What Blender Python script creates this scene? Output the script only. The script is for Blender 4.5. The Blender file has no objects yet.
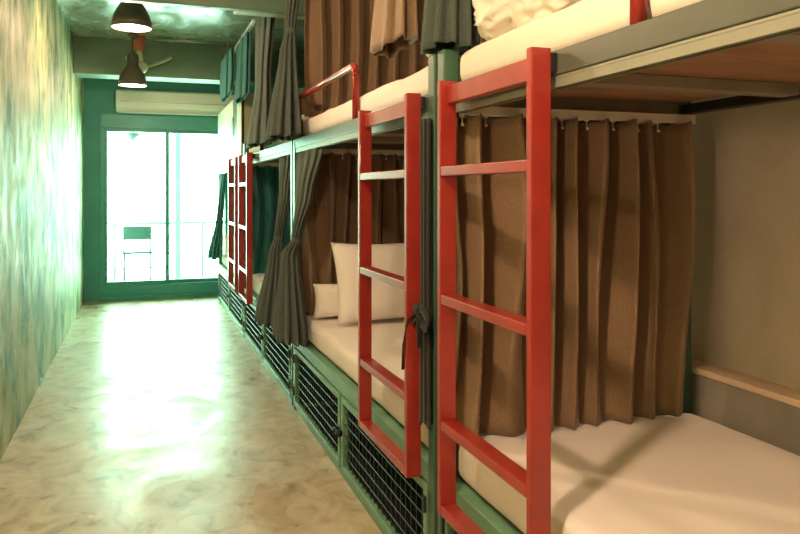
import bpy, bmesh, math, random
from mathutils import Vector, Matrix, noise
random.seed(7)
S = bpy.context.scene
COL = S.collection
PI = math.pi

# ------------------------------------------------------------------ materials
def new_mat(name):
    m = bpy.data.materials.new(name); m.use_nodes = True
    nt = m.node_tree
    return m, nt, nt.nodes['Principled BSDF']

def flat(name, col, rough=.5, metal=0., var=.12, scale=12., bump=0., spec=.5, coat=0.):
    """procedural paint: base colour with a slight noise variation and a small bump"""
    m, nt, b = new_mat(name)
    tc = nt.nodes.new('ShaderNodeTexCoord')
    n = nt.nodes.new('ShaderNodeTexNoise'); n.inputs['Scale'].default_value = scale; n.inputs['Detail'].default_value = 5
    nt.links.new(tc.outputs['Object'], n.inputs['Vector'])
    r = nt.nodes.new('ShaderNodeValToRGB')
    r.color_ramp.elements[0].position = .3; r.color_ramp.elements[1].position = .7
    r.color_ramp.elements[0].color = (*[c * (1 - var) for c in col], 1)
    r.color_ramp.elements[1].color = (*[min(1, c * (1 + var)) for c in col], 1)
    nt.links.new(n.outputs['Fac'], r.inputs['Fac'])
    nt.links.new(r.outputs['Color'], b.inputs['Base Color'])
    b.inputs['Roughness'].default_value = rough; b.inputs['Metallic'].default_value = metal
    b.inputs['Specular IOR Level'].default_value = spec
    b.inputs['Coat Weight'].default_value = coat
    if bump:
        bp = nt.nodes.new('ShaderNodeBump'); bp.inputs['Strength'].default_value = bump; bp.inputs['Distance'].default_value = .01
        nt.links.new(n.outputs['Fac'], bp.inputs['Height']); nt.links.new(bp.outputs['Normal'], b.inputs['Normal'])
    return m

def mottled(name, cols, scale, stretch=(1, 1, 1), rough=(.2, .5), bump=.15, dist=.6, detail=8, fine=9., spec=.5, lo=.3, hi=.7, coat=0.):
    """worn, trowelled surface: several colours in streaks, uneven gloss"""
    m, nt, b = new_mat(name); b.inputs['Coat Weight'].default_value = coat; b.inputs['Coat Roughness'].default_value = .12
    tc = nt.nodes.new('ShaderNodeTexCoord')
    mp = nt.nodes.new('ShaderNodeMapping'); mp.inputs['Scale'].default_value = stretch
    nt.links.new(tc.outputs['Object'], mp.inputs['Vector'])
    n = nt.nodes.new('ShaderNodeTexNoise'); n.inputs['Scale'].default_value = scale
    n.inputs['Detail'].default_value = detail; n.inputs['Distortion'].default_value = dist; n.inputs['Roughness'].default_value = .62
    nt.links.new(mp.outputs[0], n.inputs['Vector'])
    r = nt.nodes.new('ShaderNodeValToRGB')
    els = r.color_ramp.elements
    els[0].position = lo; els[0].color = (*cols[0], 1)
    els[1].position = hi; els[1].color = (*cols[-1], 1)
    for k, c in enumerate(cols[1:-1]):
        e = els.new(lo + (hi - lo) * (k + 1) / (len(cols) - 1)); e.color = (*c, 1)
    nt.links.new(n.outputs['Fac'], r.inputs['Fac'])
    nt.links.new(r.outputs['Color'], b.inputs['Base Color'])
    n2 = nt.nodes.new('ShaderNodeTexNoise'); n2.inputs['Scale'].default_value = fine; n2.inputs['Detail'].default_value = 6
    n2.inputs['Distortion'].default_value = .8
    nt.links.new(mp.outputs[0], n2.inputs['Vector'])
    mr = nt.nodes.new('ShaderNodeMapRange')
    mr.inputs['From Min'].default_value = .3; mr.inputs['From Max'].default_value = .7
    mr.inputs['To Min'].default_value = rough[0]; mr.inputs['To Max'].default_value = rough[1]
    nt.links.new(n2.outputs['Fac'], mr.inputs['Value']); nt.links.new(mr.outputs[0], b.inputs['Roughness'])
    bp = nt.nodes.new('ShaderNodeBump'); bp.inputs['Strength'].default_value = bump; bp.inputs['Distance'].default_value = .02
    nt.links.new(n2.outputs['Fac'], bp.inputs['Height']); nt.links.new(bp.outputs['Normal'], b.inputs['Normal'])
    b.inputs['Specular IOR Level'].default_value = spec
    return m

def cloth(name, col, trans=.25, rough=.9, weave=140., wv=.12, spec=.15):
    m, nt, b = new_mat(name)
    tc = nt.nodes.new('ShaderNodeTexCoord')
    n = nt.nodes.new('ShaderNodeTexNoise'); n.inputs['Scale'].default_value = weave; n.inputs['Detail'].default_value = 3
    nt.links.new(tc.outputs['Object'], n.inputs['Vector'])
    r = nt.nodes.new('ShaderNodeValToRGB')
    r.color_ramp.elements[0].position = .3; r.color_ramp.elements[1].position = .7
    r.color_ramp.elements[0].color = (*[c * (1 - wv) for c in col], 1); r.color_ramp.elements[1].color = (*[min(1, c * (1 + wv)) for c in col], 1)
    nt.links.new(n.outputs['Fac'], r.inputs['Fac'])
    nt.links.new(r.outputs['Color'], b.inputs['Base Color'])
    b.inputs['Roughness'].default_value = rough; b.inputs['Specular IOR Level'].default_value = spec; b.inputs['Specular Tint'].default_value = (1, .85, .7, 1)
    b.inputs['Sheen Weight'].default_value = .15
    if trans:
        t = nt.nodes.new('ShaderNodeBsdfTranslucent'); nt.links.new(r.outputs['Color'], t.inputs['Color'])
        mx = nt.nodes.new('ShaderNodeMixShader'); mx.inputs[0].default_value = trans
        nt.links.new(b.outputs[0], mx.inputs[1]); nt.links.new(t.outputs[0], mx.inputs[2])
        nt.links.new(mx.outputs[0], nt.nodes['Material Output'].inputs['Surface'])
    return m

def glass_mat(name, tint):
    m = bpy.data.materials.new(name); m.use_nodes = True
    nt = m.node_tree; nt.nodes.clear()
    o = nt.nodes.new('ShaderNodeOutputMaterial')
    t = nt.nodes.new('ShaderNodeBsdfTransparent'); t.inputs[0].default_value = (*tint, 1)
    g = nt.nodes.new('ShaderNodeBsdfGlossy'); g.inputs['Roughness'].default_value = .02
    f = nt.nodes.new('ShaderNodeFresnel'); f.inputs[0].default_value = 1.3
    mx = nt.nodes.new('ShaderNodeMixShader')
    nt.links.new(f.outputs[0], mx.inputs[0]); nt.links.new(t.outputs[0], mx.inputs[1]); nt.links.new(g.outputs[0], mx.inputs[2])
    nt.links.new(mx.outputs[0], o.inputs[0])
    return m

def glow(name, col, strength):
    m, nt, b = new_mat(name)
    b.inputs['Base Color'].default_value = (*col, 1)
    b.inputs['Emission Color'].default_value = (*col, 1); b.inputs['Emission Strength'].default_value = strength
    return m

M = dict(
    frame=flat('green_grey_paint', (.05, .125, .078), .38, .0, .1, 9, .05),
    rail=flat('warm_lit_rail_paint', (.078, .088, .066), .4, 0, .1, 9, .05),  # grey cast of warm light on the green frame, put into the colour
    frame_daylit=flat('daylit_green_paint', (.16, .33, .21), .4, 0, .12, 10, .05),  # frame green with the green daylight put into the colour
    red=flat('red_gloss_paint', (.34, .03, .022), .3, 0, .12, 14, .06, coat=.3),
    slat=flat('slat_grey_paint', (.30, .27, .23), .5, 0, .12, 10),
    ply=mottled('plywood_red_brown', [(.27, .14, .085), (.38, .21, .135), (.46, .27, .18)], 2.2, (1, 4, 1), (.5, .7), .05),
    track=flat('white_track_enamel', (.78, .77, .72), .35, 0, .05),
    alu=flat('aluminium_track', (.27, .275, .21), .45, .3, .05),
    wire=flat('dark_wire', (.045, .055, .05), .5, .3, .1),
    black=flat('black_iron_and_shade', (.02, .02, .02), .5, .2),  # iron fittings; also shade painted on the back rail and locker floor
    sheet=cloth('white_sheet_cotton', (.90, .83, .78), 0, .92, 6, .02),
    duvet=cloth('cream_duvet_cotton', (.84, .79, .68), 0, .95, 6, .02),
    pillow=cloth('white_pillow_cotton', (.89, .83, .79), 0, .95, 6, .02),
    curtain=cloth('taupe_curtain_cloth', (.25, .16, .092), .04, .6, 140., .12, .3),
    curtain_b=cloth('charcoal_green_curtain_cloth', (.11, .14, .12), .28),
    curtain_flare=cloth('flare_tinted_curtain_cloth', (.06, .25, .24), .35),  # taupe cloth with the door's teal flare put into its colour
    ribbon=cloth('black_ribbon', (.022, .024, .022), 0),
    floor=mottled('polished_concrete', [(.30, .22, .14), (.48, .385, .26), (.58, .48, .34), (.66, .57, .43)], 7., (1, .8, 1), (.22, .52), .05, .9, 12, 3.2, spec=.38, lo=.34, hi=.68),
    wall_l=mottled('green_streaked_plaster', [(.07, .15, .06), (.25, .34, .17), (.45, .50, .28), (.60, .60, .39)], 3.2, (1, 1.2, .75), (.47, .68), .25, .5, 11, 6., spec=.32, lo=.38, hi=.60),
    wall_r=mottled('tan_concrete_render', [(.42, .365, .295), (.52, .455, .375), (.58, .51, .43)], 2.2, (1, 1, 1), (.5, .75), .08),
    dado=mottled('dark_concrete_render', [(.20, .185, .15), (.27, .245, .20)], 3., (1, 1, 1), (.5, .8), .08),
    wall_end=flat('flare_tinted_wall_paint', (.06, .29, .26), .6, 0, .1, 3),  # teal veil of the bright door is painted into the wall colour
    beam=mottled('green_beam_paint', [(.09, .17, .11), (.15, .24, .16)], 2.5, (1, 1, 1), (.35, .6), .1),
    soffit=flat('pale_edge_paint', (.5, .52, .34), .5),
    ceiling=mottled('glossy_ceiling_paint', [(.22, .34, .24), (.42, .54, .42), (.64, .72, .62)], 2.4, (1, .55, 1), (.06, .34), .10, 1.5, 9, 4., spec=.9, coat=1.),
    metal_frame=flat('teal_aluminium', (.05, .30, .27), .4, .1, .06),
    glass=glass_mat('door_glass', (.93, 1, .97)),
    shade=flat('brown_grey_lamp_enamel', (.10, .078, .062), .38, 0, .08),
    shade_in=flat('white_lamp_enamel', (.85, .82, .74), .5, 0, .03),
    bulb=glow('warm_bulb', (1, .86, .62), 14.),
    cord=flat('black_cord', (.03, .035, .03), .6),
    ac=flat('white_plastic', (.80, .82, .76), .35, 0, .03),
    cream=flat('cream_board', (.74, .74, .58), .45, 0, .05, 3),
    olive=flat('olive_board', (.33, .34, .19), .5, 0, .08, 5),
    darkbrown=flat('dark_handle_brown', (.10, .085, .05), .5),
    fanblade=flat('pale_fan_plastic', (.62, .68, .50), .4, 0, .05),
    orange=flat('orange_mount', (.55, .16, .09), .5),
    steel=flat('conduit_steel', (.32, .37, .33), .35, .6, .06),
    balcony=flat('pale_balcony_tile', (.40, .42, .40), .6),
    rail_out=flat('grey_railing_paint', (.13, .14, .135), .5),
    chair_out=flat('grey_green_chair_plastic', (.03, .07, .055), .5),
    pillar=flat('pale_pillar_paint', (.16, .17, .16), .6),
)

# ------------------------------------------------------------------ mesh helpers
def box(bm, x0, x1, y0, y1, z0, z1):
    v = [bm.verts.new(p) for p in ((x0, y0, z0), (x1, y0, z0), (x1, y1, z0), (x0, y1, z0), (x0, y0, z1), (x1, y0, z1), (x1, y1, z1), (x0, y1, z1))]
    for f in ((3, 2, 1, 0), (4, 5, 6, 7), (0, 1, 5, 4), (1, 2, 6, 5), (2, 3, 7, 6), (3, 0, 4, 7)):
        bm.faces.new([v[i] for i in f])

def tube(bm, pts, r, n=8, cap=True):
    pts = [Vector(p) for p in pts]; rings = []
    for i, p in enumerate(pts):
        d = (pts[min(i + 1, len(pts) - 1)] - pts[max(i - 1, 0)]).normalized()
        a = d.cross(Vector((0, 0, 1)))
        if a.length < .05: a = d.cross(Vector((0, 1, 0)))
        a.normalize(); b = d.cross(a).normalized()
        rr = r[i] if isinstance(r, (list, tuple)) else r
        rings.append([bm.verts.new(p + (a * math.cos(2 * PI * k / n) + b * math.sin(2 * PI * k / n)) * rr) for k in range(n)])
    for q, w in zip(rings, rings[1:]):
        for k in range(n):
            bm.faces.new((q[k], q[(k + 1) % n], w[(k + 1) % n], w[k]))
    if cap:
        bm.faces.new(rings[0][::-1]); bm.faces.new(rings[-1])

def lathe(bm, prof, n=32, c=(0, 0, 0)):
    rings = [[bm.verts.new((c[0] + r * math.cos(2 * PI * k / n), c[1] + r * math.sin(2 * PI * k / n), c[2] + z)) for k in range(n)] for r, z in prof]
    for q, w in zip(rings, rings[1:]):
        for k in range(n):
            bm.faces.new((q[k], q[(k + 1) % n], w[(k + 1) % n], w[k]))

def obj(name, bm, mat, parent=None, smooth=False, bevel=0., solid=0., loc=None):
    bmesh.ops.recalc_face_normals(bm, faces=bm.faces)
    me = bpy.data.meshes.new(name); bm.to_mesh(me); bm.free()
    if smooth:
        for p in me.polygons: p.use_smooth = True
    me.materials.append(mat)
    o = bpy.data.objects.new(name, me); COL.objects.link(o)
    if parent: o.parent = parent
    if loc: o.location = loc
    if bevel:
        b = o.modifiers.new('bevel', 'BEVEL'); b.width = bevel; b.segments = 2; b.limit_method = 'ANGLE'
    if solid:
        s = o.modifiers.new('solid', 'SOLIDIFY'); s.thickness = solid; s.offset = 0
    return o

def tag(o, label, cat, group=None):
    o['label'] = label; o['category'] = cat
    if group: o['group'] = group
    return o

def empty(name, loc, label, cat, group=None):
    o = bpy.data.objects.new(name, None); o.empty_display_size = .1; COL.objects.link(o); o.location = loc
    return tag(o, label, cat, group)

def struct(name, boxes, mat, bevel=0., parent=None):
    bm = bmesh.new()
    for b in boxes: box(bm, *b)
    o = obj(name, bm, mat, parent, bevel=bevel)
    if not parent: o['kind'] = 'structure'
    return o

def bobj(name, boxes, mat, parent, bevel=.002, label=None):
    bm = bmesh.new()
    for b in boxes: box(bm, *b)
    o = obj(name, bm, mat, parent, bevel=bevel)
    if label: o['label'] = label
    return o

def copy_tree(o, parent=None):
    c = o.copy(); COL.objects.link(c)
    if parent: c.parent = parent
    for ch in list(o.children): copy_tree(ch, c)
    return c

# ------------------------------------------------------------------ layout (metres; corridor runs along +Y)
XL, XF, XR, XD = -.621, .82, 1.79, 1.705     # left wall, bunk front plane, right wall, dado face
YB, YE, ZC = -2.6, 9.0, 2.72
L, W = 2.175, .88                            # bunk length and depth
Y0 = [-.165, 2.035, 4.235, 6.435]            # near end of each bunk

# ------------------------------------------------------------------ setting
struct('floor', [(XL - .1, XR + .1, YB - .1, YE, -.1, 0)], M['floor'])
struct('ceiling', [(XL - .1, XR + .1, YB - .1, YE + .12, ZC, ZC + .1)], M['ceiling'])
struct('wall_left', [(XL - .1, XL, YB, YE + .12, 0, ZC)], M['wall_l'])
struct('wall_right', [(XR, XR + .1, YB, YE + .12, 0, ZC)], M['wall_r'])
struct('trim_1', [(XD, XR, YB, YE, 0, .655)], M['dado'])
struct('trim_2', [(XD - .006, XR, YB, YE, .655, .675)], flat('ledge_tan', (.62, .47, .32), .55, 0, .08), bevel=.003)
struct('wall_back', [(XL - .1, XR + .1, YB - .1, YB, 0, ZC)], M['wall_r'])
DX0, DX1, DZ0, DZ1 = -.455, 1.02, .0, 2.13
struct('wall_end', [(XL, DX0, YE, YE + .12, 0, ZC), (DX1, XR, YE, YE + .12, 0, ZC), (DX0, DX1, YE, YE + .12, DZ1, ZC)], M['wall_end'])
struct('trim_5', [(.55, XR, 4.565, 4.80, 2.38, 2.50)], M['soffit'], bevel=.004)
for k, (a, b) in enumerate(((4.5, 4.56), (7.62, 7.92))):
    struct('trim_%d' % (k + 3), [(XL, XR, a, b, 2.345 if k == 0 else 2.37, ZC)], M['beam'], bevel=.006)

# sliding door
dr = struct('door_1', [(DX0, DX0 + .05, YE + .005, YE + .10, .17, 1.97), (DX1 - .05, DX1, YE + .005, YE + .10, .17, 1.97),
                       (DX0, DX1, YE + .005, YE + .10, 1.97, DZ1), (DX0, DX1, YE + .005, YE + .10, 0, .17)], M['metal_frame'], bevel=.004)
bobj('threshold', [(DX0 - .01, DX1, YE - .03, YE + .004, 0, .05)], M['metal_frame'], dr)
for x0, x1, yy in ((DX0 + .05, .30, YE + .03), (.255, DX1 - .05, YE + .065)):
    sash = bobj('sash', [(x0, x0 + .03, yy, yy + .03, .17, 1.97), (x1 - .03, x1, yy, yy + .03, .17, 1.97),
                         (x0 + .03, x1 - .03, yy, yy + .03, .17, .21), (x0 + .03, x1 - .03, yy, yy + .03, 1.93, 1.97)], M['metal_frame'], dr)
    bobj('pane', [(x0 + .03, x1 - .03, yy + .012, yy + .018, .21, 1.93)], M['glass'], sash, bevel=0)

# outside: balcony seen through the glass
struct('balcony_floor', [(-1.6, 2.4, YE + .12, YE + 1.75, -.1, .06)], M['balcony'])
rl = empty('balcony_railing', (0, YE + 1.65, .06), 'pale balcony railing with horizontal bars outside the glass door', 'railing')
for x in (-1.5, -.35, .8, 2.0):
    bm = bmesh.new(); tube(bm, [(x, 0, 0), (x, 0, .74)], .02); obj('railing_post', bm, M['rail_out'], rl, True)
for z in (.14, .34, .54):
    bm = bmesh.new(); tube(bm, [(-1.55, 0, z), (2.3, 0, z)], .01); obj('bar', bm, M['rail_out'], rl, True)
bm = bmesh.new(); tube(bm, [(-1.55, 0, .75), (2.3, 0, .75)], .024); obj('handrail', bm, M['rail_out'], rl, True)
pl = bobj('balcony_pillar', [(-.04, .04, -.04, .04, 0, 2.4)], M['pillar'], None); pl.location = (.46, YE + 1.5, .06)
tag(pl, 'thin pale upright pillar on the balcony behind the right door pane', 'pillar')
ch = empty('balcony_chair', (-.06, YE + .95, .06), 'grey green chair with rectangular backrest standing on the balcony', 'chair')
bobj('backrest', [(-.17, .17, -.19, -.165, .58, .75)], M['chair_out'], ch, .01)
bobj('seat', [(-.18, .18, -.19, .19, .40, .43)], M['chair_out'], ch, .008)
for sx in (-1, 1):
    for sy in (-1, 1):
        bm = bmesh.new(); tube(bm, [(sx * .155, sy * .165, 0), (sx * .155, sy * .165, .40 if sy > 0 else .60)], .012)
        obj('leg', bm, M['chair_out'], ch, True)
struct('balcony_canopy', [(-1.6, 2.4, YE + .12, YE + 1.3, 2.30, 2.36)], M['metal_frame'])
ln = empty('balcony_lantern', (-.10, YE + .6, 2.30), 'small round pale lantern hanging outside at top of left door pane', 'lamp')
bm = bmesh.new(); tube(bm, [(0, 0, 0), (0, 0, -.33)], .008, 6); obj('cord', bm, M['cord'], ln)
bm = bmesh.new(); lathe(bm, [(.0, -.22), (.06, -.225), (.085, -.26), (.085, -.29), (.06, -.32), (.0, -.325)], 20)
bmesh.ops.translate(bm, verts=bm.verts, vec=(0, 0, -.11)); obj('globe', bm, M['rail_out'], ln, True)

# ------------------------------------------------------------------ bunk beds
def make_bed(near_ladder, lad, guard):
    """local x 0 = front plane, y along the length, z up"""
    root = empty('bunk_bed', (0, 0, 0), '', 'bunk bed', 'bunk beds in a row along the right wall')
    F = M['frame']; p = .05
    for x in (0, W - p):
        for y in (0, L - p):
            bobj('post', [(x, x + p, y, y + p, 0, 1.66)], F, root, .004)
    for nm, x in (('upper_side_rail', .002), ('upper_side_rail', W - p + .002)):
        bobj(nm, [(x, x + .046, p, L - p, 1.494 if x < .1 else 1.50, 1.547 if x < .1 else 1.53)], M['rail'] if x < .1 else M['black'], root, .003)  # back rail is coloured black for the shadow it lies in
    for y in (.002, L - p + .002):
        bobj('upper_end_rail', [(p, W - p, y, y + .046, 1.494, 1.547)], M['slat'], root, .003)
    for y in (.52, 1.09, 1.66):
        bobj('slat', [(p, W - p, y, y + .06, 1.505, 1.535)], M['slat'], root, .002)
    bobj('upper_base_board', [(.051, W - .051, .052, L - .052, 1.536, 1.547)], M['ply'], root, 0)
    # curtain tracks: grooved profile under the front rail, and one across the far end
    t = bobj('curtain_track', [(.004, .034, p, L - p, 1.487, 1.493), (.004, .010, p, L - p, 1.468, 1.487), (.016, .022, p, L - p, 1.470, 1.487), (.028, .034, p, L - p, 1.468, 1.487)], M['alu'], root, .001)
    t = bobj('curtain_track', [(p, W - p, L - .118, L - .073, 1.470, 1.486), (p, W - p, L - .124, L - .118, 1.462, 1.490)], M['track'], root, .001)
    # lower bed
    for x in (.002, W - p + .002):
        bobj('lower_side_rail', [(x, x + .046, p, L - p, .362, .42)], M['frame_daylit'] if x < .1 else F, root, .003)
    for y in (.002, L - p + .002):
        bobj('lower_end_rail', [(p, W - p, y, y + .046, .362, .42)], F, root, .003)
    bobj('lower_base_board', [(.051, W - .051, .052, L - .052, .394, .405)], M['ply'], root, 0)
    # caged lockers under the lower bed: two hinged doors with wire mesh
    bobj('locker_kick_rail', [(.006, .04, p, L - p, .0, .028)], M['frame_daylit'], root, .002)
    bobj('locker_shade_sheet', [(.041, W - .071, p, L - p, .002, .012)], M['black'], root, 0)  # black sheet added on the floor to paint the locker's inner shade
    mid = L / 2
    bobj('locker_divider', [(.006, .04, mid - .012, mid + .012, .03, .36)], M['frame_daylit'], root, .002)
    bobj('locker_back', [(W - .07, W - .055, p, L - p, .0, .36)], M['black'], root, 0)
    for a, b, hs in ((p + .004, mid - .014, 1), (mid + .014, L - p - .004, -1)):
        t = .028
        d = bobj('locker_door', [(-.004, .022, a, a + t, .032, .358), (-.004, .022, b - t, b, .032, .358),
                                 (-.004, .022, a + t, b - t, .032, .032 + t), (-.004, .022, a + t, b - t, .358 - t, .358)], M['frame_daylit'], root, .003)
        bm = bmesh.new()
        ny = 19; nz = 5
        for k in range(1, ny):
            y = a + t + (b - a - 2 * t) * k / ny
            tube(bm, [(.013, y, .055), (.013, y, .335)], .0024, 4)
        for k in range(1, nz + 1):
            z = .06 + .27 * k / (nz + 1)
            tube(bm, [(.008, a + t, z), (.008, b - t, z)], .0024, 4)
        obj('wire_mesh', bm, M['wire'], d)
        yl = b - .012 if hs > 0 else a + .012
        bm = bmesh.new()
        lathe(bm, [(0, .0), (.014, .0), (.014, .02), (.010, .026), (0, .026)], 14)
        bmesh.ops.rotate(bm, verts=bm.verts, cent=(0, 0, 0), matrix=Matrix.Rotation(-PI / 2, 3, 'Y'))
        bmesh.ops.translate(bm, verts=bm.verts, vec=(-.004, yl, .20))
        obj('latch', bm, M['black'], d, True)
        yh = a - .002 if hs > 0 else b - .014
        for z in (.09, .27):
            bobj('hinge', [(-.012, -.004, yh, yh + .016, z, z + .05)], M['black'], d, .002)
    # red ladder: two flat stiles and five treads
    x0, x1 = -.062, -.014
    a, b = lad
    ld = bobj('ladder', [(x0, x1, a, a + .022, .375, 1.549), (x0, x1, b - .022, b, .375, 1.549)], M['red'], root, .003, 'red steel ladder')
    for z in (.375, .605, .945, 1.29):
        bobj('rung', [(x0 + .001, x1 - .001, a + .022, b - .022, z, z + .026)], M['red'], ld, .003)
    bobj('rung', [(x0 + .02, x1 - .001, a + .022, b - .022, 1.485, 1.535)], M['red'], ld, .003)
    bobj('bracket', [(x1 + .0005, .0015, a + .002, a + .04, 1.50, 1.54)], M['black'], ld, .002)
    # red guard rail: bent tube standing on the upper side rail
    g0, g1 = guard
    pts = [(.017, g0, 1.547), (.017, g0, 1.73)]
    s = 1 if g1 > g0 else -1
    for k in range(1, 6):
        an = PI / 2 * k / 5
        pts.append((.017, g0 + s * .045 * (1 - math.cos(an)), 1.73 + .045 * math.sin(an)))
    for k in range(0, 6):
        an = PI / 2 * k / 5
        pts.append((.017, g1 - s * .045 * (1 - math.sin(an)), 1.73 + .045 * math.cos(an)))
    pts.append((.017, g1, 1.547))
    bm = bmesh.new(); tube(bm, pts, .0155, 12)
    obj('guard_rail', bm, M['red'], root, True)['label'] = 'red bent tube guard rail'
    return root

bedA = make_bed(False, (1.51, 2.025), (1.265, .09))
bedB = make_bed(True, (.07, .605), (.91, 2.085))
bedC = copy_tree(bedA); bedD = copy_tree(bedB)
for o in [c for c in bedD.children if c.name.startswith('guard_rail')]:
    bpy.data.objects.remove(o)
for b, y, lab in zip((bedA, bedB, bedC, bedD), Y0, (
        'nearest green steel bunk bed, red ladder in the right foreground',
        'second green steel bunk bed, behind the foreground red ladder, with standing pillow below',
        'third green steel bunk bed, between the tied curtains and the cream cupboard',
        'farthest green steel bunk bed, beside the glass door under the cream cupboard')):
    b.location = (XF, y, 0); b['label'] = lab

# ------------------------------------------------------------------ bedding
def mattress(name, x0, x1, y0, y1, z0, z1, label, mat, group, seed=0, r=.035):
    bm = bmesh.new()
    nx, ny, nz = 14, 34, 4
    cx, cy, cz = (x0 + x1) / 2, (y0 + y1) / 2, (z0 + z1) / 2
    bmesh.ops.create_cube(bm, size=1)
    bmesh.ops.scale(bm, vec=(x1 - x0, y1 - y0, z1 - z0), verts=bm.verts)
    bmesh.ops.bevel(bm, geom=bm.edges[:], offset=r, segments=4, profile=.5, affect='EDGES')
    long = [e for e in bm.edges if abs((e.verts[0].co - e.verts[1].co).y) > .8 * (y1 - y0)]
    bmesh.ops.subdivide_edges(bm, edges=long, cuts=ny, use_grid_fill=True)
    wide = [e for e in bm.edges if abs((e.verts[0].co - e.verts[1].co).x) > .5 * (x1 - x0)]
    bmesh.ops.subdivide_edges(bm, edges=wide, cuts=nx, use_grid_fill=True)
    for v in bm.verts:
        if v.co.z > 0:
            q = Vector((v.co.x * 5 + seed * 3.1, v.co.y * 3.5, seed))
            v.co.z += .007 * noise.noise(q) + .003 * noise.noise(q * 3)
        v.co.x += .004 * noise.noise(Vector((v.co.y * 6, v.co.z * 10, seed + 5)))
    return tag(obj(name, bm, mat, None, True, loc=(cx, cy, cz)), label, 'mattress', group)

gm = 'mattresses under white fitted sheets'
lows = ['white sheeted mattress on the lower berth of the nearest bunk', 'white sheeted mattress on the lower berth of the second bunk, under the pillows',
        'white sheeted mattress on the lower berth of the third bunk, beside tied curtains', 'white sheeted mattress on the lower berth of the farthest bunk by the door']
ups = ['cream sheeted mattress on the upper berth of the nearest bunk', 'white sheeted mattress on the upper berth of the second bunk, behind the red guard rail',
       'white sheeted mattress on the upper berth of the third bunk']
for k in range(4):
    mattress('mattress', XF + .03, XF + W - .02, Y0[k] + .054, Y0[k] + L - .06, .422, .543, lows[k], M['sheet'], gm, k)
for k in range(3):
    mattress('mattress', XF + .034, XF + W - .055, Y0[k] + .055, Y0[k] + L - .06, 1.549, 1.655, ups[k], M['duvet'] if k == 0 else M['sheet'], gm, k + 9)

def pillow(name, loc, rot, size, label, seed=0, mat=None, group='white bed pillows'):
    bm = bmesh.new(); n = 22
    w, h, t = size
    def side(s):
        g = []
        for i in range(n + 1):
            row = []
            for j in range(n + 1):
                u, v = 2 * i / n - 1, 2 * j / n - 1
                pin = 1 - .07 * (1 - u * u) * 0 
                x = u * w / 2 * (1 - .06 * (1 - v * v) * abs(u)); y = v * h / 2 * (1 - .08 * (1 - u * u) * abs(v))
                th = t / 2 * max(0, (1 - u ** 4)) ** .55 * max(0, (1 - v ** 4)) ** .55
                th *= 1 + .14 * noise.noise(Vector((u * 2.2 + seed, v * 2.2, s)))
                row.append(bm.verts.new((x, y, s * th)))
            g.append(row)
        for i in range(n):
            for j in range(n):
                f = (g[i][j], g[i + 1][j], g[i + 1][j + 1], g[i][j + 1])
                bm.faces.new(f if s > 0 else f[::-1])
    side(1); side(-1)
    bmesh.ops.remove_doubles(bm, verts=bm.verts, dist=.0008)
    o = obj(name, bm, mat or M['pillow'], None, True)
    o.location = loc; o.rotation_euler = rot
    return tag(o, label, 'pillow', group)

pillow('pillow', (1.25, 3.78, .765), (math.radians(74), 0, math.radians(4)), (.60, .44, .15), 'large white pillow standing upright against the second bunk\'s curtain', 1)
pillow('pillow', (1.11, 3.95, .648), (math.radians(90), 0, 0), (.46, .19, .125), 'plump white pillow lying behind the upright pillow on the second bunk', 2)
pillow('pillow', (1.05, 8.30, .66), (math.radians(78), 0, .1), (.40, .22, .13), 'white pillow propped at the end of the farthest lower berth', 3)
pillow('pillow', (1.27, 1.25, 1.775), (math.radians(4), math.radians(-6), .3), (.62, .40, .16), 'cream pillow on the upper berth of the nearest bunk', 4, M['duvet'])

def crumple(name, x0, x1, y0, y1, z0, h, label, seed, mat, amp=.045, freq=9., cat='duvet', group='bunched up duvets'):
    bm = bmesh.new()
    bmesh.ops.create_icosphere(bm, subdivisions=5, radius=1)
    for v in bm.verts:
        d = v.co.normalized(); q = d * 1.0
        for i in range(3): q[i] = math.copysign(abs(d[i]) ** .6, d[i])
        c = Vector((q.x * (x1 - x0) / 2, q.y * (y1 - y0) / 2, q.z * h / 2))
        s = Vector((c.x * freq + seed, c.y * freq, c.z * freq * 1.3))
        rid = 1 - abs(noise.noise(s)) * 2.2
        rid2 = 1 - abs(noise.noise(s * 2.1 + Vector((7, 1, 3)))) * 2
        c += d * (amp * (rid - .5) + amp * .45 * (rid2 - .5))
        c.z = max(c.z, -h / 2)
        v.co = c
    o = obj(name, bm, mat, None, True); o.location = ((x0 + x1) / 2, (y0 + y1) / 2, z0 + h / 2)
    return tag(o, label, cat, group)

crumple('duvet', .865, 1.16, 1.50, 1.925, 1.66, .26, 'cream duvet bunched on the upper berth behind the foreground ladder top', 3, M['duvet'], .03, 16)
crumple('duvet', .89, 1.22, 2.13, 2.34, 1.662, .09, 'small white bedding bundle at near end of second upper berth, under hanging curtain hems', 5, M['sheet'], .02, 20)
crumple('duvet', .88, 1.30, 4.75, 5.5, 1.662, .10, 'white duvet crumpled on the upper berth of the third bunk', 8, M['sheet'], .03, 12)

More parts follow.
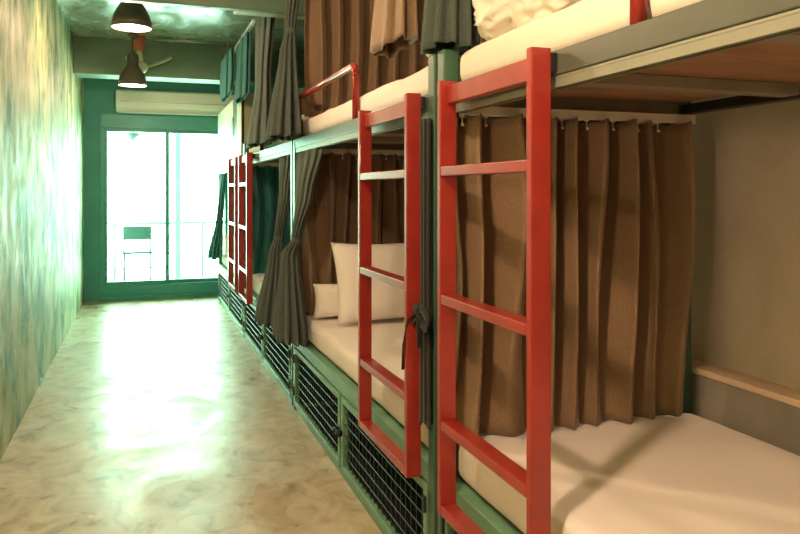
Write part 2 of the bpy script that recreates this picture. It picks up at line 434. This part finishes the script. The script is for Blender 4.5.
# ------------------------------------------------------------------ curtains
def sheet_curtain(name, x0, x1, y, z0, z1, folds, label, mat, group, seed=0, amp=.028, gliders=10, ztrack=None, irr=.25):
    bm = bmesh.new(); nu, nv = folds * 14, 26
    ph = [random.uniform(-.9, .9) for _ in range(folds + 2)]
    g = []
    for j in range(nv + 1):
        t = j / nv; z = z1 + (z0 - z1) * t; row = []
        for i in range(nu + 1):
            s = i / nu
            q = s * folds + irr * noise.noise(Vector((s * 4.2, t * 1.3, seed)))
            wv = math.sin(2 * PI * q)
            a = amp * (1 - .5 * t ** 3) * (1 + .6 * noise.noise(Vector((s * folds * .8, t * .9, seed + 4))))
            x = x0 + (x1 - x0) * s + .012 * math.sin(4 * PI * q + 1) * .6 + .006 * noise.noise(Vector((s * 9, t * 3, seed)))
            x = min(max(x, x0), x1)
            row.append(bm.verts.new((x, min(y + a * wv, y + (.05 if x < XF + .06 else .09)), z + (.006 * math.cos(2 * PI * q) if j == 0 else 0))))
        g.append(row)
    for j in range(nv):
        for i in range(nu):
            bm.faces.new((g[j][i], g[j][i + 1], g[j + 1][i + 1], g[j + 1][i]))
    o = obj(name, bm, mat, None, True, solid=.003)
    tag(o, label, 'curtain', group)
    if gliders and ztrack:
        for k in range(gliders):
            x = x0 + .015 + (x1 - x0 - .03) * k / (gliders - 1) + random.uniform(-.012, .012) * (0 < k < gliders - 1)
            bm = bmesh.new()
            box(bm, x - .006, x + .006, y - .012, y - .004, ztrack - .012, ztrack)
            tube(bm, [(x, y - .008, ztrack - .012), (x, y - .010, ztrack - .03)], .0018, 6)
            bmesh.ops.create_icosphere(bm, subdivisions=1, radius=.0055, matrix=Matrix.Translation((x, y - .012, ztrack - .034)))
            obj('glider', bm, M['track'], o)
    return o

gp = 'partition curtains between the bunks'
lab = ['brown curtain closing the far end of the nearest lower berth', 'brown curtain behind the standing pillow in the second lower berth', 'flare tinted teal curtain at the far end of the third lower berth']
for k in range(3):
    sheet_curtain('partition_curtain', XF + .012, XF + W - .095, Y0[k] + L - .11, .549, 1.462, 8, lab[k], M['curtain'] if k < 2 else M['curtain_flare'], gp, k * 3, .062, 10, 1.47, .55)
sheet_curtain('partition_curtain', XF + .04, XF + W - .06, Y0[1] + L - .115, 1.67, 2.55, 7, 'brown curtain hanging above the red guard rail of the second bunk', M['curtain'], gp, 21, .06, 0)
sheet_curtain('partition_curtain', XF + .09, XF + W - .06, Y0[0] + L - .10, 1.67, 2.55, 8, 'brown curtain at the far end of the nearest upper berth', M['curtain'], gp, 31, .03, 0)

def tied(name, prof, label, mat, group, pleats=11, seed=0, tie=None, depth=.22, strap=None):
    """gathered curtain: prof rows (z, cx, cy, rx, ry) from top to bottom, pleated cross-section"""
    bm = bmesh.new(); n = pleats * 10; nz = 40
    zs = [p[0] for p in prof]
    def at(z):
        for a, b in zip(prof, prof[1:]):
            if b[0] <= z <= a[0]:
                t = (a[0] - z) / (a[0] - b[0]); t = t * t * (3 - 2 * t) * .6 + t * .4
                return [p + (q - p) * t for p, q in zip(a[1:], b[1:])]
        return list(prof[-1][1:])
    rings = []
    for j in range(nz + 1):
        z = zs[0] + (zs[-1] - zs[0]) * j / nz
        cx, cy, rx, ry = at(z); ring = []
        for i in range(n):
            th = 2 * PI * i / n
            w = math.sin(pleats * th + 1.2 * math.sin(th + seed) + .5 * noise.noise(Vector((math.cos(th), math.sin(th), z * 1.5 + seed))))
            r = 1 + depth * w + .10 * noise.noise(Vector((math.cos(th) * 1.5 + seed, math.sin(th) * 1.5, z * 3)))
            dz = .008 * math.sin(3 * th + seed) if j == nz else 0
            ring.append(bm.verts.new((cx + rx * r * math.cos(th), cy + ry * r * math.sin(th), z + dz)))
        rings.append(ring)
    for q, w in zip(rings, rings[1:]):
        for k in range(n):
            bm.faces.new((q[k], q[(k + 1) % n], w[(k + 1) % n], w[k]))
    o = obj(name, bm, mat, None, True, solid=.003)
    tag(o, label, 'curtain', group)
    if tie:
        cx, cy, rx, ry = at(tie); bm = bmesh.new()
        pts = []
        lathe(bm, [(1.12, -.02), (1.24, -.018), (1.28, 0), (1.24, .018), (1.12, .02), (1.12, -.02)], 28)
        for v in bm.verts:
            v.co.x = cx + v.co.x * rx; v.co.y = cy + v.co.y * ry; v.co.z = tie + v.co.z + .01 * math.sin(math.atan2(v.co.y - cy, v.co.x - cx))
        obj('tie_band', bm, strap or M['curtain_b'], o, True)
    return o

gt = 'curtains tied back at the bunk posts'
B, Cb = M['curtain'], M['curtain_b']
tied('tied_curtain', [(1.465, .842, 3.87, .022, .26), (1.25, .838, 3.97, .024, .15), (.98, .805, 4.03, .022, .035), (.90, .78, 4.08, .04, .07), (.45, .757, 3.98, .07, .22)],
     'grey green curtain tied at the waist, hanging beside the pale post of the second bunk', Cb, gt, 10, 1, .98)
tied('tied_curtain', [(1.465, .842, 4.52, .022, .18), (1.25, .838, 4.55, .024, .11), (.96, .80, 4.56, .022, .035), (.88, .785, 4.56, .035, .07), (.45, .735, 4.50, .07, .21)],
     'grey green tied curtain at near end of third lower berth, left of pale post', Cb, gt, 10, 2, .96)
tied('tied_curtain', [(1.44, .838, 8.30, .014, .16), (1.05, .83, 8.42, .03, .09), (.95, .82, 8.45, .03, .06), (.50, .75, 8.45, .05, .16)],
     'flare tinted teal tied curtain against the bright glass door at the farthest lower berth', M['curtain_flare'], gt, 9, 3, .97)
tied('tied_curtain', [(2.58, .82, 4.12, .03, .16), (2.16, .795, 4.16, .024, .06), (2.05, .785, 4.16, .035, .09), (1.55, .755, 4.16, .066, .28)],
     'grey green tied curtain above the pale post, left of the red guard rail', Cb, gt, 10, 4, 2.16)
tied('tied_curtain', [(2.58, .82, 5.2, .03, .34), (2.02, .80, 5.2, .03, .22), (1.57, .765, 5.15, .05, .38)],
     'long grey teal curtain hanging loosely at the upper berth of the third bunk', Cb, gt, 9, 5)
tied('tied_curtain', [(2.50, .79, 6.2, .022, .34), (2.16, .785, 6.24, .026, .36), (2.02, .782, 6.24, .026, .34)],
     'flare tinted dark teal curtain hanging over the near edge of the cream cupboard', M['curtain_flare'], gt, 8, 6)
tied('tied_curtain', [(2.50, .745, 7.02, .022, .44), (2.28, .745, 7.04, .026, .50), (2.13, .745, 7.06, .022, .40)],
     'flare tinted dark teal curtain hanging under the ceiling track above the cream cupboard', M['curtain_flare'], gt, 8, 7)
tied('tied_curtain', [(2.58, .83, 2.44, .03, .18), (1.95, .81, 2.36, .04, .14), (1.73, .80, 2.34, .05, .16)],
     'brown curtain with a hem hanging above the second bunk\'s ladder', B, gt, 8, 8)
tied('tied_curtain', [(2.58, .87, 2.02, .03, .09), (1.9, .865, 2.02, .05, .09), (1.67, .862, 2.02, .065, .10)],
     'dark green curtain gathered around the near upper post', Cb, gt, 9, 9)
slim = tied('tied_curtain', [(1.465, .804, 2.062, .010, .032), (.95, .805, 2.06, .012, .026), (.86, .805, 2.06, .012, .028), (.55, .806, 2.064, .012, .034)],
     'slim black curtain tied with a ribbon bow between the two near ladders', M['ribbon'], gt, 7, 10, .89, .2, M['ribbon'])
# ribbon bow with two loops and two tails
def strip(bm, pts, w):
    rows = [(bm.verts.new(Vector(p) - Vector(w) / 2), bm.verts.new(Vector(p) + Vector(w) / 2)) for p in pts]
    for a, b in zip(rows, rows[1:]): bm.faces.new((a[0], a[1], b[1], b[0]))
bm = bmesh.new()
c = Vector((.782, 2.06, .89))
for s in (-1, 1):
    pts = []
    for k in range(13):
        an = 2 * PI * k / 12
        pts.append(c + Vector((-.004 * k / 12, s * .040 * (1 - math.cos(an)) , .022 * math.sin(an) - .03 * (1 - math.cos(an)) / 2)))
    strip(bm, pts, (.008, 0, .022))
strip(bm, [c, c + Vector((-.014, .045, -.03)), c + Vector((-.02, .07, -.11)), c + Vector((-.018, .085, -.19))], (.022, .02, 0))
strip(bm, [c, c + Vector((-.012, -.025, -.03)), c + Vector((-.014, -.04, -.10))], (.016, .014, 0))
bmesh.ops.create_icosphere(bm, subdivisions=2, radius=.015, matrix=Matrix.Translation(c))
obj('ribbon_bow', bm, M['ribbon'], slim, True, solid=.003)['label'] = 'black ribbon bow'

# ceiling hung tracks for the upper curtains
def hung_track(name, x, y0, y1, z, label, cross=None):
    t = empty(name, (x, (y0 + y1) / 2, z), label, 'curtain track', 'ceiling curtain tracks')
    h = (y1 - y0) / 2
    bobj('track', [(-.014, .014, -h, h, 0, .02)], M['track'], t)
    for y in (-h + .1, h - .1):
        bobj('hanger', [(-.006, .006, y - .006, y + .006, .021, ZC - z - .001)], M['steel'], t)
    if cross: bobj('cross_track', [(.014, cross, h - .02, h, 0, .02)], M['track'], t)
hung_track('curtain_track', .80, 5.62, 7.55, 2.53, 'white curtain track under the ceiling above the cream cupboard')
hung_track('curtain_track', .84, -.1, 4.42, 2.60, 'white curtain track under the ceiling above the two nearest bunks')
hung_track('curtain_track', .82, 4.9, 5.58, 2.60, 'white curtain track under the ceiling beyond the first beam', .8)

# ------------------------------------------------------------------ cream cupboard above the last bunk
cb = empty('cupboard', (XF + .02, Y0[3], 1.57), 'cream cupboard with dark handle strip over the farthest bunk', 'cupboard')
y1 = L - .06
bobj('body', [(.0, W - .06, .06, y1, 0, .54)], M['olive'], cb, .003)
bobj('door', [(-.031, -.022, .65, y1, -.13, .545)], M['cream'], cb, .003, 'cream door board')
bobj('frame_strip', [(-.031, -.022, .055, .34, -.13, .545)], M['cream'], cb, .002)
hs = bobj('handle_strip', [(-.029, -.022, .34, .65, -.01, .53)], M['darkbrown'], cb, .002)
bm = bmesh.new(); lathe(bm, [(0, 0), (.09, 0), (.09, .004), (0, .004)], 24)
bmesh.ops.rotate(bm, verts=bm.verts, cent=(0, 0, 0), matrix=Matrix.Rotation(-PI / 2, 3, 'Y'))
bmesh.ops.translate(bm, verts=bm.verts, vec=(-.0312, .65, .29)); obj('finger_pull', bm, M['darkbrown'], cb)

# ------------------------------------------------------------------ air conditioner on the end wall
ac = empty('air_conditioner', (.42, YE, 2.14), 'long white wall air conditioner above the glass door', 'air conditioner')
bm = bmesh.new()
prof = [(0, .0), (-.14, .0), (-.20, .05), (-.215, .12), (-.20, .23), (-.17, .25), (0, .25)]
a = [bm.verts.new((-.70, y - .002, z)) for y, z in prof]; b = [bm.verts.new((.70, y - .002, z)) for y, z in prof]
bm.faces.new(a); bm.faces.new(b[::-1])
for i in range(len(prof)):
    j = (i + 1) % len(prof); bm.faces.new((a[i], a[j], b[j], b[i]))
obj('housing', bm, M['ac'], ac, bevel=.01)
fl = bobj('louver', [(-.62, .62, -.205, -.15, -.012, -.004)], M['ac'], ac, .003)
bobj('intake_line', [(-.66, .66, -.2185, -.2135, .11, .117)], M['steel'], ac, 0)

# ------------------------------------------------------------------ pendant lamps
def make_lamp(zl):
    r = empty('pendant_lamp', (0, 0, 0), '', 'lamp', 'pendant lamps along the corridor ceiling')
    bm = bmesh.new()
    lathe(bm, [(.0, .295), (.045, .295), (.050, .285), (.052, .20), (.062, .175), (.092, .13), (.115, .085), (.125, .04), (.127, 0), (.1235, 0), (.1205, .04), (.11, .082), (.088, .125), (.058, .168), (.0, .175)], 40)
    obj('lamp_shade', bm, M['shade'], r, True)
    bm = bmesh.new()
    lathe(bm, [(.1215, .004), (.1185, .04), (.108, .08), (.086, .122), (.056, .164), (.0, .171)], 40)
    obj('reflector', bm, M['shade_in'], r, True)['label'] = 'white inside of the shade'
    bm = bmesh.new()
    lathe(bm, [(0, .018), (.03, .022), (.048, .045), (.05, .07), (.04, .10), (.022, .13), (.02, .16)], 24)
    obj('bulb', bm, M['bulb'], r, True)['label'] = 'lit warm bulb'
    bm = bmesh.new(); tube(bm, [(0, 0, .295), (0, 0, ZC - zl - .03)], .005, 8); obj('cord', bm, M['cord'], r, True)
    bm = bmesh.new(); lathe(bm, [(0, ZC - zl - .035), (.035, ZC - zl - .035), (.045, ZC - zl - .02), (.045, ZC - zl - .001), (0, ZC - zl - .001)], 24)
    obj('ceiling_rose', bm, M['shade'], r, True)
    return r
spots = [(-.066, 5.2, 2.33, 15, 'large brown grey pendant lamp nearest in view at the top of the corridor'),
         (-.085, 7.32, 2.235, 9, 'small brown grey pendant lamp farther back, in front of the far beam'),
         (-.08, 3.0, 2.30, 26, 'brown grey pendant lamp above the corridor beside the second bunk'),
         (-.10, .75, 2.30, 40, 'brown grey pendant lamp above the corridor beside the nearest bunk'),
         (-.10, -1.5, 2.30, 10, 'brown grey pendant lamp above the corridor behind the nearest bunk')]
def point(name, loc, power, r):
    ld = bpy.data.lights.new(name, 'POINT'); ld.energy = power; ld.color = (1, .67, .44); ld.shadow_soft_size = r
    lo = bpy.data.objects.new(name, ld); COL.objects.link(lo); lo.location = loc
for x, y, z, pw, lb in spots:
    o = make_lamp(z); o.location = (x, y, z); o['label'] = lb
    point('pendant_light', (x, y, z - .045), pw, .045)
# added fill light: unseen globe on the left wall, brightens the nearest bunk
wl = empty('added_fill_globe', (XL, .55, 1.52), 'added unseen fill globe on the left wall opposite the nearest bunk', 'lamp')
bm = bmesh.new(); lathe(bm, [(0, 0), (.05, 0), (.05, .015), (.015, .025), (.015, .06), (0, .06)], 24)
bmesh.ops.rotate(bm, verts=bm.verts, cent=(0, 0, 0), matrix=Matrix.Rotation(PI / 2, 3, 'Y')); obj('bracket', bm, M['shade'], wl, True)
bm = bmesh.new(); lathe(bm, [(.03, -.07), (.06, -.055), (.08, -.02), (.085, .02), (.08, .035), (.076, .035), (.08, .02), (.075, -.018), (.055, -.05), (.03, -.062), (.03, -.07)], 28)
bmesh.ops.translate(bm, verts=bm.verts, vec=(.10, 0, -.02)); obj('glass_cup', bm, M['bulb'], wl, True)
point('added_fill_light', (XL + .22, .55, 1.50), 13, .07)

# ------------------------------------------------------------------ small fan hung before the far beam, conduit, junction box
fn = empty('ceiling_fan', (-.03, 7.46, 2.72), 'pale small fan hung from the ceiling behind the farther pendant lamp', 'fan')
bm = bmesh.new(); lathe(bm, [(0, -.13), (.05, -.13), (.06, -.10), (.06, -.001), (0, -.001)], 20); obj('mount', bm, M['orange'], fn, True)['label'] = 'orange mount'
bm = bmesh.new(); tube(bm, [(0, 0, -.13), (.01, 0, -.2), (.02, 0, -.26)], [.035, .03, .035], 12); obj('stem', bm, M['fanblade'], fn, True)
bm = bmesh.new(); bmesh.ops.create_icosphere(bm, subdivisions=3, radius=.055, matrix=Matrix.Translation((.03, -.02, -.29))); obj('motor', bm, M['fanblade'], fn, True)
for k in range(3):
    an = math.radians(24 + k * 120); bm = bmesh.new()
    d = Vector((math.cos(an), 0, math.sin(an))); s = Vector((-math.sin(an) * .45, .85, math.cos(an) * .45))
    g = []
    for i in range(7):
        t = i / 6; wd = .03 + .045 * math.sin(PI * (.15 + .75 * t))
        g.append([bm.verts.new(Vector((.03, -.03, -.30)) + d * (.05 + (.24 if k == 0 else .13) * t) + s * wd * q * .8) for q in (-1, -.3, .3, 1)])
    for i in range(6):
        for j in range(3): bm.faces.new((g[i][j], g[i + 1][j], g[i + 1][j + 1], g[i][j + 1]))
    obj('blade', bm, M['fanblade'], fn, True, solid=.004)
bm = bmesh.new(); tube(bm, [(0, 0, 0), (.68, 0, 0)], .012, 10)
cd = obj('conduit', bm, M['steel'], None, True); cd.location = (.10, 7.4, 2.70); tag(cd, 'thin steel conduit running across the ceiling towards the curtain track', 'conduit')
jb = bobj('junction_box', [(-.05, .05, -.05, .05, -.06, -.001)], M['cord'], None, .004); jb.location = (.04, 5.2, ZC)
tag(jb, 'dark junction box on the ceiling beside the nearer pendant lamp', 'junction box')

# ------------------------------------------------------------------ light
w = bpy.data.worlds.new('sky'); S.world = w; w.use_nodes = True
bg = w.node_tree.nodes['Background']
bg.inputs[0].default_value = (.60, 1.0, .75, 1); bg.inputs[1].default_value = 15.
pt = bpy.data.lights.new('door_portal', 'AREA'); pt.shape = 'RECTANGLE'; pt.size = DX1 - DX0; pt.size_y = 1.95
pt.cycles.is_portal = True
po = bpy.data.objects.new('door_portal', pt); COL.objects.link(po)
po.location = ((DX0 + DX1) / 2, YE + .15, 1.07); po.rotation_euler = (-PI / 2, 0, 0)

# ------------------------------------------------------------------ camera
cam = bpy.data.cameras.new('camera'); co = bpy.data.objects.new('camera', cam); COL.objects.link(co)
cam.sensor_width = 36; cam.lens = 736 / 800 * 36; cam.shift_y = -76 / 800
co.location = (0, 0, 1.25); co.rotation_euler = (PI / 2, 0, -math.radians(19.3))
cam.clip_start = .05
S.camera = co
S.view_settings.view_transform = 'Standard'; S.view_settings.look = 'None'
S.view_settings.gamma = 1; S.view_settings.use_curve_mapping = False
S.view_settings.exposure = 0.85
try:
    S.cycles.use_denoising = True; S.cycles.denoiser = 'OPENIMAGEDENOISE'
    S.cycles.max_bounces = 10; S.cycles.diffuse_bounces = 6; S.cycles.glossy_bounces = 5; S.cycles.transparent_max_bounces = 12
    S.cycles.caustics_reflective = False; S.cycles.caustics_refractive = False; S.cycles.sample_clamp_indirect = 6
except Exception: pass
